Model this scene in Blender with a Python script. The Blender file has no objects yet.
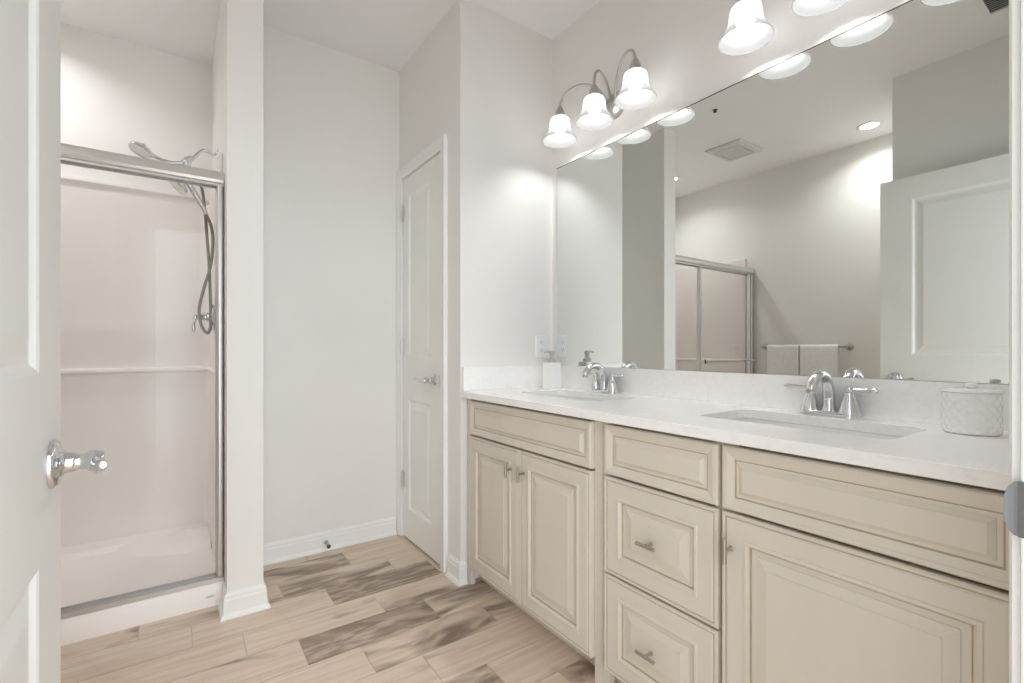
import bpy, bmesh, math, random
from mathutils import Vector, Matrix
C = bpy.context.scene.collection
PI = math.pi
random.seed(5)

# ------------------------------------------------------------ camera
cd = bpy.data.cameras.new('camera'); cam = bpy.data.objects.new('camera', cd); C.objects.link(cam)
cam.location = (0, 0, 1.085); cam.rotation_euler = (PI/2, 0, -math.radians(34.986))
cd.sensor_width = 36; cd.lens = 476.86/1024*36; cd.shift_y = 7.33/1024; cd.clip_start = 0.01
bpy.context.scene.camera = cam
# ------------------------------------------------------------ world (added fill as if from the next room, enters by the doorway)
w = bpy.data.worlds.new('world'); bpy.context.scene.world = w; w.use_nodes = True
w.node_tree.nodes['Background'].inputs[0].default_value = (0.88, 0.94, 1.0, 1)
w.node_tree.nodes['Background'].inputs[1].default_value = .5
BULB_L, RECESS_W, EXPO = 33.0, 1.1, 2.28
wl = bpy.data.lights.new('doorway_fill', 'AREA'); wl.shape = 'RECTANGLE'; wl.size = 3.2; wl.size_y = 2.3; wl.energy = 31; wl.color = (.86, .935, 1)
wo = bpy.data.objects.new('doorway_fill', wl); C.objects.link(wo); wo.location = (-.3, -3.6, 1.45); wo.visible_glossy = False   # added fill light beyond the doorway; no window seen there, kept out of reflections
wo.rotation_euler = (-PI/2, 0, PI)
vs = bpy.context.scene.view_settings
vs.view_transform = 'Standard'; vs.look = 'None'; vs.exposure = EXPO; vs.gamma = 1; vs.use_curve_mapping = False
cy = bpy.context.scene.cycles
cy.max_bounces = 14; cy.diffuse_bounces = 8; cy.glossy_bounces = 6; cy.transparent_max_bounces = 16
cy.sample_clamp_indirect = 6; cy.caustics_reflective = False; cy.caustics_refractive = False

# ------------------------------------------------------------ materials
def lin(c):
    return tuple((x/255/12.92 if x/255 <= .04045 else ((x/255+.055)/1.055)**2.4) for x in c)
class NT:
    def __init__(s, name):
        s.m = bpy.data.materials.new(name); s.m.use_nodes = True; s.t = s.m.node_tree
        s.b = s.t.nodes['Principled BSDF']; s.out = s.t.nodes['Material Output']
    def n(s, t, **k):
        x = s.t.nodes.new(t)
        for a, v in k.items(): setattr(x, a, v)
        return x
    def l(s, a, b): s.t.links.new(a, b)
    def set(s, **k):
        for a, v in k.items():
            i = s.b.inputs[a.replace('_', ' ')]
            i.default_value = (*v, 1) if isinstance(v, tuple) and len(v) == 3 else v
        return s
    def bump(s, scale, strength, dist=.001, detail=3):
        tc = s.n('ShaderNodeTexCoord'); no = s.n('ShaderNodeTexNoise'); no.inputs['Scale'].default_value = scale; no.inputs['Detail'].default_value = detail
        b = s.n('ShaderNodeBump'); b.inputs['Strength'].default_value = strength; b.inputs['Distance'].default_value = dist
        s.l(tc.outputs['Object'], no.inputs['Vector']); s.l(no.outputs['Fac'], b.inputs['Height']); s.l(b.outputs['Normal'], s.b.inputs['Normal'])
        return s
def plain(name, col, rough=.5, metal=0, **k):
    return NT(name).set(Base_Color=lin(col), Roughness=rough, Metallic=metal, **k)
def tinted(name, c1, c2, scale, rough, bump=(0, 0), stretch=(1, 1, 1), lo=.35, hi=.65):
    t = NT(name); t.set(Roughness=rough)
    tc = t.n('ShaderNodeTexCoord'); mp = t.n('ShaderNodeMapping'); mp.inputs['Scale'].default_value = stretch
    no = t.n('ShaderNodeTexNoise'); no.inputs['Scale'].default_value = scale; no.inputs['Detail'].default_value = 5
    r = t.n('ShaderNodeValToRGB'); r.color_ramp.elements[0].position = lo; r.color_ramp.elements[1].position = hi
    r.color_ramp.elements[0].color = (*lin(c1), 1); r.color_ramp.elements[1].color = (*lin(c2), 1)
    t.l(tc.outputs['Object'], mp.inputs[0]); t.l(mp.outputs[0], no.inputs['Vector']); t.l(no.outputs['Fac'], r.inputs[0]); t.l(r.outputs[0], t.b.inputs['Base Color'])
    if bump[1]:
        n2 = t.n('ShaderNodeTexNoise'); n2.inputs['Scale'].default_value = bump[0]
        b = t.n('ShaderNodeBump'); b.inputs['Strength'].default_value = bump[1]; b.inputs['Distance'].default_value = .001
        t.l(tc.outputs['Object'], n2.inputs['Vector']); t.l(n2.outputs['Fac'], b.inputs['Height']); t.l(b.outputs['Normal'], t.b.inputs['Normal'])
    return t
M = {}
M['wall'] = tinted('wall_paint', (231, 229, 225), (234, 232, 228), 1.5, .6, (260, .12)).m
M['ceiling'] = tinted('ceiling_paint', (238, 238, 238), (241, 241, 241), 1.2, .8, (200, .15)).m
M['trim'] = tinted('trim_paint', (234, 234, 231), (237, 237, 234), 3, .35).m
M['door'] = tinted('door_paint', (233, 233, 229), (236, 236, 232), 3, .38, (150, .05)).m
M['cab'] = tinted('cabinet_paint', (213, 205, 192), (217, 209, 196), 6, .42, (60, .06), (1, 1, .2)).m
M['cabin'] = tinted('cabinet_kick', (150, 138, 120), (160, 148, 130), 8, .7).m
M['shower'] = tinted('shower_fiberglass', (236, 230, 226), (239, 233, 229), 2, .42).m
M['pan'] = tinted('shower_pan_acrylic', (246, 241, 236), (248, 243, 239), 2, .4).m
M['porcelain'] = tinted('porcelain', (238, 238, 236), (241, 241, 239), 3, .12).m
M['chrome'] = plain('chrome', (222, 223, 226), .06, 1).bump(40, .02).m
M['brushed'] = plain('brushed_nickel', (190, 187, 182), .28, 1).bump(300, .05).m
M['satin'] = plain('satin_aluminium', (232, 232, 231), .34, 1).bump(90, .03).m
M['dark'] = plain('dark_rubber', (25, 24, 23), .6).bump(80, .1).m
M['strike'] = plain('worn_steel', (120, 120, 120), .45, 1).bump(120, .2).m
M['gap'] = plain('dark_brown_matte', (60, 52, 44), .9).bump(80, .1).m  # plain dark brown for the mirror's top strip and the sprinkler nozzle
M['plastic'] = plain('white_plastic', (236, 236, 234), .3).bump(60, .02).m
M['grille'] = plain('grille_white', (214, 214, 212), .45).bump(60, .02).m
M['mirror'] = plain('mirror_silver', (236, 239, 236), .0, 1).m
M['towel'] = tinted('towel_terry', (240, 240, 238), (246, 246, 244), 30, .95, (700, .9)).m
# quartz
t = NT('quartz'); t.set(Roughness=.16)
tc = t.n('ShaderNodeTexCoord'); n1 = t.n('ShaderNodeTexNoise'); n1.inputs['Scale'].default_value = 5; n1.inputs['Detail'].default_value = 8; n1.inputs['Distortion'].default_value = 1.6
r = t.n('ShaderNodeValToRGB'); e = r.color_ramp.elements
e[0].position = .47; e[0].color = (*lin((245, 244, 242)), 1); e[1].position = .53; e[1].color = (*lin((245, 244, 242)), 1)
k = e.new(.5); k.color = (*lin((241, 240, 237)), 1)
n2 = t.n('ShaderNodeTexNoise'); n2.inputs['Scale'].default_value = 90; n2.inputs['Detail'].default_value = 4
mx = t.n('ShaderNodeMix', data_type='RGBA', blend_type='MULTIPLY'); r2 = t.n('ShaderNodeValToRGB')
r2.color_ramp.elements[0].position = .3; r2.color_ramp.elements[0].color = (.96, .96, .955, 1); r2.color_ramp.elements[1].position = .45; r2.color_ramp.elements[1].color = (1, 1, 1, 1)
t.l(tc.outputs['Object'], n1.inputs['Vector']); t.l(tc.outputs['Object'], n2.inputs['Vector']); t.l(n1.outputs['Fac'], r.inputs[0]); t.l(n2.outputs['Fac'], r2.inputs[0])
mx.inputs[0].default_value = 1; t.l(r.outputs[0], mx.inputs[6]); t.l(r2.outputs[0], mx.inputs[7]); t.l(mx.outputs[2], t.b.inputs['Base Color'])
M['quartz'] = t.m
# porcelain wood plank: 'tone' and 'shift' are per-plank attributes
t = NT('wood_look_tile'); t.set(Roughness=.36)
at = t.n('ShaderNodeAttribute', attribute_name='tone'); sh = t.n('ShaderNodeAttribute', attribute_name='shift'); geo = t.n('ShaderNodeTexCoord')
add = t.n('ShaderNodeVectorMath', operation='ADD'); t.l(geo.outputs['Object'], add.inputs[0]); t.l(sh.outputs['Vector'], add.inputs[1])
def noise(sc, stretch, det, dist):
    mp = t.n('ShaderNodeMapping'); mp.inputs['Scale'].default_value = stretch; t.l(add.outputs[0], mp.inputs[0])
    n = t.n('ShaderNodeTexNoise'); n.inputs['Scale'].default_value = sc; n.inputs['Detail'].default_value = det; n.inputs['Distortion'].default_value = dist
    t.l(mp.outputs[0], n.inputs['Vector']); return n
big = noise(1.4, (1.3, 3.5, 1), 2, 1.0); fine = noise(6, (.5, 8, 1), 4, .6); mid = noise(3.0, (1.0, 3.6, 1), 4, 2.6)
# heartwood mask = tone + big noise
mr = t.n('ShaderNodeMapRange'); mr.inputs[1].default_value = .45; mr.inputs[2].default_value = .57
ad = t.n('ShaderNodeMath', operation='ADD'); t.l(big.outputs['Fac'], ad.inputs[0]); t.l(at.outputs['Fac'], ad.inputs[1]); t.l(ad.outputs[0], mr.inputs[0])
ra = t.n('ShaderNodeValToRGB'); e = ra.color_ramp.elements
e[0].position = .3; e[0].color = (*lin((208, 187, 166)), 1); e[1].position = .75; e[1].color = (*lin((222, 206, 190)), 1)
rb = t.n('ShaderNodeValToRGB'); e = rb.color_ramp.elements
e[0].position = .36; e[0].color = (*lin((128, 112, 97)), 1); e[1].position = .64; e[1].color = (*lin((192, 174, 157)), 1)
k = e.new(.5); k.color = (*lin((156, 138, 121)), 1)
t.l(fine.outputs['Fac'], ra.inputs[0]); t.l(mid.outputs['Fac'], rb.inputs[0])
m1 = t.n('ShaderNodeMix', data_type='RGBA'); t.l(mr.outputs[0], m1.inputs[0]); t.l(ra.outputs[0], m1.inputs[6]); t.l(rb.outputs[0], m1.inputs[7])
fl = t.n('ShaderNodeValToRGB'); fl.color_ramp.elements[0].position = .35; fl.color_ramp.elements[0].color = (.93, .92, .91, 1); fl.color_ramp.elements[1].position = .6; fl.color_ramp.elements[1].color = (1.0, 1.0, 1.0, 1)
t.l(fine.outputs['Fac'], fl.inputs[0])
m2 = t.n('ShaderNodeMix', data_type='RGBA', blend_type='MULTIPLY'); m2.inputs[0].default_value = .6; t.l(m1.outputs[2], m2.inputs[6]); t.l(fl.outputs[0], m2.inputs[7]); t.l(m2.outputs[2], t.b.inputs['Base Color'])
bp = t.n('ShaderNodeBump'); bp.inputs['Strength'].default_value = .15; bp.inputs['Distance'].default_value = .001; t.l(fine.outputs['Fac'], bp.inputs['Height']); t.l(bp.outputs['Normal'], t.b.inputs['Normal'])
M['plank'] = t.m
M['grout'] = tinted('grout', (190, 174, 156), (200, 184, 166), 30, .9).m
# thin clear glass
def glass(name, tint, gloss=.02):
    t = NT(name); tr = t.n('ShaderNodeBsdfTransparent'); tr.inputs[0].default_value = (*tint, 1)
    gl = t.n('ShaderNodeBsdfGlossy'); gl.inputs['Roughness'].default_value = .01
    lw = t.n('ShaderNodeLayerWeight'); lw.inputs[0].default_value = .5; pw = t.n('ShaderNodeMath', operation='POWER'); pw.inputs[1].default_value = 4
    fr = t.n('ShaderNodeMath', operation='MULTIPLY_ADD'); fr.inputs[1].default_value = .6; fr.inputs[2].default_value = gloss; mx = t.n('ShaderNodeMixShader')
    t.l(lw.outputs['Facing'], pw.inputs[0]); t.l(pw.outputs[0], fr.inputs[0])
    t.l(fr.outputs[0], mx.inputs[0]); t.l(tr.outputs[0], mx.inputs[1]); t.l(gl.outputs[0], mx.inputs[2]); t.l(mx.outputs[0], t.out.inputs[0]); return t.m
M['glass'] = glass('clear_glass', (.99, .992, .99))
# textured glass of the dispenser
t = NT('textured_glass'); t.set(Base_Color=(.93, .93, .92), Roughness=.15, IOR=1.45, Transmission_Weight=0.0)
tc = t.n('ShaderNodeTexCoord'); vo = t.n('ShaderNodeTexVoronoi'); vo.inputs['Scale'].default_value = 110; bp = t.n('ShaderNodeBump'); bp.inputs['Strength'].default_value = .9; bp.inputs['Distance'].default_value = .002
t.l(tc.outputs['Object'], vo.inputs['Vector']); t.l(vo.outputs['Distance'], bp.inputs['Height']); t.l(bp.outputs['Normal'], t.b.inputs['Normal'])
M['texglass'] = t.m
# frosted lit shade
t = NT('frosted_shade'); tl = t.n('ShaderNodeBsdfTranslucent'); tl.inputs[0].default_value = (.075, .075, .075, 1); df = t.n('ShaderNodeBsdfDiffuse'); df.inputs[0].default_value = (.075, .075, .075, 1); sm = t.n('ShaderNodeAddShader'); t.l(tl.outputs[0], sm.inputs[0]); t.l(df.outputs[0], sm.inputs[1])
tr = t.n('ShaderNodeBsdfTransparent'); em = t.n('ShaderNodeEmission'); em.inputs[0].default_value = (1, .985, .96, 1); em.inputs[1].default_value = .07
no = t.n('ShaderNodeTexNoise'); no.inputs['Scale'].default_value = 40; tc = t.n('ShaderNodeTexCoord'); t.l(tc.outputs['Object'], no.inputs['Vector'])
mr = t.n('ShaderNodeMapRange'); mr.inputs[3].default_value = .14; mr.inputs[4].default_value = .18; t.l(no.outputs['Fac'], mr.inputs[0])
mx = t.n('ShaderNodeMixShader'); t.l(mr.outputs[0], mx.inputs[0]); t.l(sm.outputs[0], mx.inputs[1]); t.l(tr.outputs[0], mx.inputs[2])
ads = t.n('ShaderNodeAddShader'); t.l(mx.outputs[0], ads.inputs[0]); t.l(em.outputs[0], ads.inputs[1]); t.l(ads.outputs[0], t.out.inputs[0])
M['shade'] = t.m
def emit(name, s):
    t = NT(name); t.set(Base_Color=(1, 1, 1), Emission_Color=(.985, .985, 1)); t.b.inputs['Emission Strength'].default_value = s; return t.m
M['bulb'] = emit('lit_bulb', BULB_L); M['lens'] = emit('lit_lens', 4.0)

# ------------------------------------------------------------ mesh helpers
def obj(name, bm, mat, parent=None, smooth=None, bevel=0):
    bmesh.ops.recalc_face_normals(bm, faces=bm.faces)
    me = bpy.data.meshes.new(name); bm.to_mesh(me); bm.free()
    o = bpy.data.objects.new(name, me); C.objects.link(o); me.materials.append(mat)
    if parent is not None:
        o.parent = parent; o.matrix_parent_inverse = Matrix.Translation(-Vector(parent.get('wloc', (0, 0, 0)))) if parent.type == 'EMPTY' else Matrix.Identity(4)
        if parent.type != 'EMPTY' and parent.parent: o.matrix_parent_inverse = Matrix.Identity(4)
    if bevel:
        b = o.modifiers.new('bevel', 'BEVEL'); b.width = bevel; b.segments = 2; b.limit_method = 'ANGLE'; b.angle_limit = math.radians(40)
    if smooth is not None:
        me.polygons.foreach_set('use_smooth', [True]*len(me.polygons))
        me.set_sharp_from_angle(angle=math.radians(smooth))
    return o
def thing(name, label, cat, loc, group=None, kind=None):
    o = bpy.data.objects.new(name, None); C.objects.link(o); o.location = loc; o['wloc'] = loc; o.empty_display_size = .05
    if kind: o['kind'] = kind
    else: o['label'] = label; o['category'] = cat
    if group: o['group'] = group
    return o
def tag(o, label, cat, group=None):
    o['label'] = label; o['category'] = cat
    if group: o['group'] = group
    return o
def struct(o): o['kind'] = 'structure'; return o
def copy_tree(o, parent=None):
    c = o.copy(); C.objects.link(c)
    if parent is not None: c.parent = parent
    for ch in list(o.children): copy_tree(ch, c)
    return c
def BM(): return bmesh.new()
def box(bm, x0, x1, y0, y1, z0, z1):
    v = [bm.verts.new((x, y, z)) for x in (x0, x1) for y in (y0, y1) for z in (z0, z1)]
    for f in ((0, 1, 3, 2), (4, 6, 7, 5), (0, 4, 5, 1), (2, 3, 7, 6), (0, 2, 6, 4), (1, 5, 7, 3)): bm.faces.new([v[i] for i in f])
    return bm
def frame_at(d):
    d = d.normalized(); a = Vector((0, 0, 1)) if abs(d.z) < .95 else Vector((1, 0, 0))
    u = d.cross(a).normalized(); return u, d.cross(u).normalized()
def tube(bm, pts, r, seg=14, flat=1.0, caps=True):
    pts = [Vector(p) for p in pts]; n = len(pts); rings = []
    rs = r if isinstance(r, (list, tuple)) else [r]*n
    pu = None
    for i, p in enumerate(pts):
        d = (pts[min(i+1, n-1)] - pts[max(i-1, 0)])
        u, v = frame_at(d)
        if pu is not None:
            u = (pu - d.normalized()*pu.dot(d.normalized())).normalized(); v = d.normalized().cross(u)
        pu = u
        rings.append([bm.verts.new(p + (u*math.cos(2*PI*k/seg)*flat + v*math.sin(2*PI*k/seg))*rs[i]) for k in range(seg)])
    for a, b in zip(rings, rings[1:]):
        for k in range(seg): bm.faces.new((a[k], a[(k+1) % seg], b[(k+1) % seg], b[k]))
    if caps: bm.faces.new(rings[0]); bm.faces.new(rings[-1])
    return bm
def bez(p, n=16):
    p = [Vector(q) for q in p]; out = []
    for i in range(n+1):
        s = i/n; q = list(p)
        while len(q) > 1: q = [a.lerp(b, s) for a, b in zip(q, q[1:])]
        out.append(q[0])
    return out
def smooth_path(pts, n=6):
    pts = [Vector(p) for p in pts]; out = []
    P = [pts[0]*2-pts[1]] + pts + [pts[-1]*2-pts[-2]]
    for i in range(1, len(P)-2):
        for k in range(n):
            s = k/n; a, b, c, d = P[i-1:i+3]
            out.append(.5*((2*b)+(c-a)*s+(2*a-5*b+4*c-d)*s*s+(3*b-a-3*c+d)*s**3))
    out.append(pts[-1]); return out
def lathe(bm, prof, o=(0, 0, 0), axis=(0, 0, 1), seg=32, sx=1, sy=1, close=True):
    o = Vector(o); ax = Vector(axis).normalized(); u, v = frame_at(ax); rings = []
    for r, h in prof:
        if r < 1e-6: rings.append([bm.verts.new(o+ax*h)])
        else: rings.append([bm.verts.new(o+ax*h+u*(r*sx*math.cos(2*PI*k/seg))+v*(r*sy*math.sin(2*PI*k/seg))) for k in range(seg)])
    for a, b in zip(rings, rings[1:]):
        for k in range(seg):
            k2 = (k+1) % seg
            if len(a) == 1 and len(b) == 1: continue
            if len(a) == 1: bm.faces.new((a[0], b[k], b[k2]))
            elif len(b) == 1: bm.faces.new((a[k], a[k2], b[0]))
            else: bm.faces.new((a[k], a[k2], b[k2], b[k]))
    if close:
        for q in (rings[0], rings[-1]):
            if len(q) > 1: bm.faces.new(q)
    return bm
def quad(bm, vs): return bm.faces.new(vs)
def ring(bm, mp, a0, a1, b0, b1, i, d):
    return [bm.verts.new(mp(a, b, d)) for a, b in ((a0+i, b0+i), (a1-i, b0+i), (a1-i, b1-i), (a0+i, b1-i))]
def rings_fill(bm, R, fill=True):
    for p, q in zip(R, R[1:]):
        for k in range(4): bm.faces.new((p[k], p[(k+1) % 4], q[(k+1) % 4], q[k]))
    if fill: bm.faces.new(R[-1])
# raised-panel front: depth d measured outward (+ = toward viewer)
GLZ = tinted('glazed_groove', (176, 160, 138), (186, 171, 149), 20, .5).m    # glaze rubbed into the moulding grooves
def cab_front(Y0, Y1, Z0, Z1, X, prof, name, parent, th=.02):
    bm = BM(); mp = lambda a, b, d: (X-d, a, b)
    full = [(0, -th), (0, -.004)] + prof
    R = [ring(bm, mp, Y0, Y1, Z0, Z1, i, d) for i, d in full]
    rings_fill(bm, R); bm.faces.new(R[0]); bm.faces.ensure_lookup_table()
    gl = {k for k in range(len(full)-1) if full[k+1][0] in ((.012, .070, .0712) if prof is BIG else (.032, .0335))}
    for k in gl:
        for q in range(4): bm.faces[k*4+q].material_index = 1
    o = obj(name, bm, M['cab'], parent); o.data.materials.append(GLZ); return o
BIG = [(.003, 0), (.0075, 0), (.009, -.0028), (.012, -.0028), (.015, 0), (.054, 0), (.056, .003), (.062, .0035), (.067, -.002), (.068, -.005), (.070, -.009), (.0712, -.009), (.084, -.0088), (.0845, -.0066), (.107, -.0015), (.1075, 0), (.112, 0)]
SMALL = [(.003, -.0005), (.006, .0), (.013, .0), (.0135, -.0012), (.030, -.007), (.032, -.0095), (.0335, -.0095), (.041, -.0093), (.0415, -.0075), (.050, -.002), (.0505, -.0005)]
def panel_slab(a0, a1, z0, z1, th, rects, mpf, gp=None):
    """moulded slab: front at depth 0, back at -th; recessed panels on both faces"""
    bm = BM()
    prof = [(0, 0), (.006, -.002), (.014, -.008), (.024, -.0085), (.036, -.006), (.050, -.0025), (.054, -.002)]
    As = sorted({a0, a1, *[r[0] for r in rects], *[r[1] for r in rects]}); Zs = sorted({z0, z1, *[r[2] for r in rects], *[r[3] for r in rects]})
    for side in (0, 1):
        mp = (lambda a, b, d: mpf(a, b, d)) if side == 0 else (lambda a, b, d: mpf(a, b, -th-d))
        g = {(i, j): bm.verts.new(mp(a, z, 0)) for i, a in enumerate(As) for j, z in enumerate(Zs)}
        for i in range(len(As)-1):
            for j in range(len(Zs)-1):
                inside = any(r[0] <= As[i] < r[1] and r[2] <= Zs[j] < r[3] for r in rects)
                q = [g[i, j], g[i+1, j], g[i+1, j+1], g[i, j+1]]
                if not inside: bm.faces.new(q)
                else:
                    R = [q] + [ring(bm, mp, As[i], As[i+1], Zs[j], Zs[j+1], ii, d) for ii, d in prof[1:]]
                    rings_fill(bm, R)
        if side == 0: front = g
    nA, nZ = len(As)-1, len(Zs)-1
    for i in range(nA):
        for j in (0, nZ): bm.faces.new((front[i, j], front[i+1, j], g[i+1, j], g[i, j]))
    for j in range(nZ):
        for i in (0, nA): bm.faces.new((front[i, j], front[i, j+1], g[i, j+1], g[i, j]))
    return bm
def casing(a0, a1, top, mpf, w=.083, bottom=0.0):
    """mitred U-shaped door casing; mpf(a, z, d): d outward from the wall"""
    prof = [(0, 0), (0, .010), (.006, .013), (.018, .0135), (.024, .012), (w*.55, .016), (w*.8, .019), (w-.008, .020), (w-.002, .018), (w, .013), (w, 0)]
    bm = BM(); R = []
    for o, d in prof:
        R.append([bm.verts.new(mpf(*p, d)) for p in ((a0-o, bottom), (a0-o, top+o), (a1+o, top+o), (a1+o, bottom))])
    for p, q in zip(R, R[1:]+R[:1]):
        for k in range(3): bm.faces.new((p[k], p[k+1], q[k+1], q[k]))
    for k in (0, 3): bm.faces.new([r[k] for r in R])
    return bm
def baseboard(path, H=.10):
    """profile swept along a plan polyline, room on the left-hand side of travel"""
    prof = [(0, 0), (.024, 0), (.024, .006), (.019, .015), (.013, .019), (.0125, H-.030), (.010, H-.024), (.0095, H-.012), (.004, H-.004), (.003, H), (0, H)]
    bm = BM(); P = [Vector(p) for p in path]; n = len(P); N = []
    for i in range(n-1):
        d = (P[i+1]-P[i]).normalized(); N.append(Vector((-d.y, d.x)))
    cols = []
    for i in range(n):
        if i == 0: m = N[0]
        elif i == n-1: m = N[-1]
        else:
            m = N[i-1]+N[i]; m = m/(m.dot(N[i]))
        cols.append([bm.verts.new((*(P[i]+m*d), z)) for d, z in prof])
    for a, b in zip(cols, cols[1:]):
        for k in range(len(prof)): k2 = (k+1) % len(prof); bm.faces.new((a[k], a[k2], b[k2], b[k]))
    bm.faces.new(cols[0]); bm.faces.new(cols[-1]); return bm
def rrect(x0, x1, y0, y1, r, n=6):
    out = []
    for cx, cy, a in ((x1-r, y1-r, 0), (x0+r, y1-r, 90), (x0+r, y0+r, 180), (x1-r, y0+r, 270)):
        for k in range(n+1):
            t = math.radians(a+90*k/n); out.append((cx+r*math.cos(t), cy+r*math.sin(t)))
    return out

# ------------------------------------------------------------ room shell
CEIL, XM, YE, XC, YB, YS, XL = 2.72, 1.622, 1.946, 1.070, 2.69, 3.25, -1.20
XP0, XP1, YP = .161, .293, 2.240
DT = 2.058                                                       # door head height
def wall(name, *boxes, mat='wall'):
    bm = BM()
    for b in boxes: box(bm, *b)
    return struct(obj(name, bm, M[mat]))
wall('wall_vanity', (XM, XM+.1, -.02, YE, 0, CEIL))
wall('wall_closet', (1.11, XM+.1, YE, 2.80, 0, CEIL), (XC, 1.11, YE, 2.14, 0, CEIL), (XC, 1.11, 2.14, 2.627, DT+.006, CEIL), (XC, 1.11, 2.627, 2.80, 0, CEIL))
wall('wall_back', (XP1, XC, YB, 2.80, 0, CEIL))
wall('wall_partition', (XP0, XP1, YP, YS, 0, CEIL))
wall('wall_shower', (XL-.1, XP1, YS, YS+.1, 0, CEIL))
wall('wall_left', (XL-.1, XL, 1.045, YS, 0, CEIL))
wall('wall_entry', (XL-.1, -.31, .108, 1.045, 0, CEIL))
wall('wall_front', (-1.3, -.178, -.007, .108, 0, CEIL), (.783, XM, -.007, .108, 0, CEIL), (-.178, .783, -.007, .108, DT+.025, CEIL))
wall('ceiling', (XL-.1, XM+.1, -.02, YS+.1, CEIL, CEIL+.08), mat='ceiling')
# floor: plank tiles on grout, in one mesh
bm = BM(); box(bm, -1.4, 1.75, -2.2, 3.4, -.03, -.0018)
base_faces = len(bm.faces)
ft = bm.faces.layers.float.new('tone'); fs = bm.faces.layers.float_vector.new('shift')
rows = [1.5715+.1712*k for k in range(-23, 11)]
offs = {0: .544, 1: .367, 2: .205}
tones = {(2, .545): .2, (1, .367): .17, (0, .544): .0, (4, .378): -.03}
rnd = random.Random(11)
L, G = .5018, .0016
dark = {('A'): 0}
for k in range(-22, 10):
    y0 = 1.5695+.1716*k; y1 = y0+.1716
    off = {0: .544, 1: .367, 2: .200, 3: .544, 4: .377, 5: .212}.get(k, {0: .544, 1: .367, 2: .205}[k % 3])
    j0 = int((-1.4-off)//L)
    for j in range(j0, 9):
        x0 = off+j*L; x1 = x0+L
        a, b = max(x0, -1.38), min(x1, 1.73)
        if b-a < .01: continue
        tone = rnd.choice([-.16, -.14, -.18, -.15, -.12, -.06]); sx = rnd.uniform(0, 40); sy = rnd.uniform(0, 40)
        xc = (x0+x1)/2
        def near(K, X): return k == K and abs(xc-X) < .2
        if near(1, .618): tone = .20
        elif near(3, .795): tone = .17
        elif near(4, .63): tone = -.01
        elif near(5, .463): tone = .06
        elif near(5, -.04): tone = .02
        elif near(0, .795): tone = .0
        elif near(-2, .62): tone = .05
        elif near(5, .965): tone = -.13
        elif near(1, 1.12) or near(0, 1.297): tone = -.06
        elif k >= 0 and k <= 4 and xc < .5: tone = -.13
        v = [bm.verts.new(p) for p in ((a+G, y0+G, 0), (b-G, y0+G, 0), (b-G, y1-G, 0), (a+G, y1-G, 0))]
        lo = [bm.verts.new((p.co.x, p.co.y, -.003)) for p in v]
        fcs = [bm.faces.new(v)] + [bm.faces.new((v[q], lo[q], lo[(q+1) % 4], v[(q+1) % 4])) for q in range(4)]
        for f in fcs: f[ft] = tone; f[fs] = (sx, sy, 0); f.material_index = 1
fo = struct(obj('floor', bm, M['grout'])); fo.data.materials.append(M['plank'])

# baseboards
struct(obj('baseboard_back', baseboard([(1.045, YB), (XP1, YB)]), M['trim']))
struct(obj('baseboard_partition', baseboard([(XP1, YB-.025), (XP1, YP), (XP0, YP), (XP0, YP+.115)]), M['trim']))
struct(obj('baseboard_closet', baseboard([(1.096, YE), (XC, YE), (XC, 2.049)]), M['trim']))
struct(obj('baseboard_left', baseboard([(XL, YP+.11), (XL, 1.045), (-.31, 1.045), (-.31, .11)]), M['trim']))

# ------------------------------------------------------------ doors
def lever(root, P, n, d, mat, L=.105, rr=.033):
    """rosette at P on a face with outward normal n, lever pointing along d"""
    P, n, d = Vector(P), Vector(n), Vector(d); up = Vector((0, 0, 1))
    h = obj('door_handle', lathe(BM(), [(rr, 0), (rr, .004), (rr-.003, .008), (rr*.62, .011), (rr*.5, .014), (.0155, .018), (.0145, .026)], P, n, 40), mat, root, 40)
    nb = BM(); lathe(nb, [(.0145, .026), (.012, .030), (.012, .040), (.016, .044), (.016, .056), (.013, .061), (0, .062)], P, n, 28)
    c = P+n*.052
    pts = bez([c+d*.002, c+d*.03-up*.008+n*.004, c+d*.06-up*.006+n*.010, c+d*.085+up*.005+n*.014, c+d*L+up*.010+n*.018], 20)
    rad = [.0125-.005*math.sin(min(1, i/20)*PI/2) for i in range(21)]; rad[-1] = .005
    tube(nb, pts, rad, 14, .75)
    obj('lever', nb, mat, h, 50); return h
def hinge(root, x, y, z, mat, face):
    bm = BM(); tube(bm, [(x, y, z-.045), (x, y, z+.045)], .0065, 12)
    for q in (-.048, .045): lathe(bm, [(.004, 0), (.0055, .0015), (.003, .003)], (x, y, z+q), (0, 0, 1), 10)
    box(bm, x+face*.001, x+face*.007, y-.018, y+.016, z-.044, z+.044)
    return obj('hinge', bm, mat, root, 40)
# closet door
d1 = thing('door_1', None, None, (XC, 2.385, 0), kind='structure')
s1 = obj('door_slab', panel_slab(2.147, 2.619, .012, DT, .034, [(2.255, 2.545, .175, .80), (2.255, 2.545, 1.04, 1.955)], lambda a, b, d: (1.066-d, a, b)), M['door'], d1)
lever(d1, (1.066, 2.213, .925), (-1, 0, 0), (0, 1, 0), M['chrome'], .095, .030)
for z in (.331, 1.094, 1.87): hinge(d1, 1.058, 2.624, z, M['satin'], 1)
bm = BM(); box(bm, 1.063, 1.070, 2.140, 2.1475, .895, .955); obj('latch_plate', bm, M['brushed'], d1)
struct(obj('trim_1', casing(2.136, 2.628, DT+.008, lambda a, b, d: (XC-d, a, b), .061+.0), M['trim']))
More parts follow.
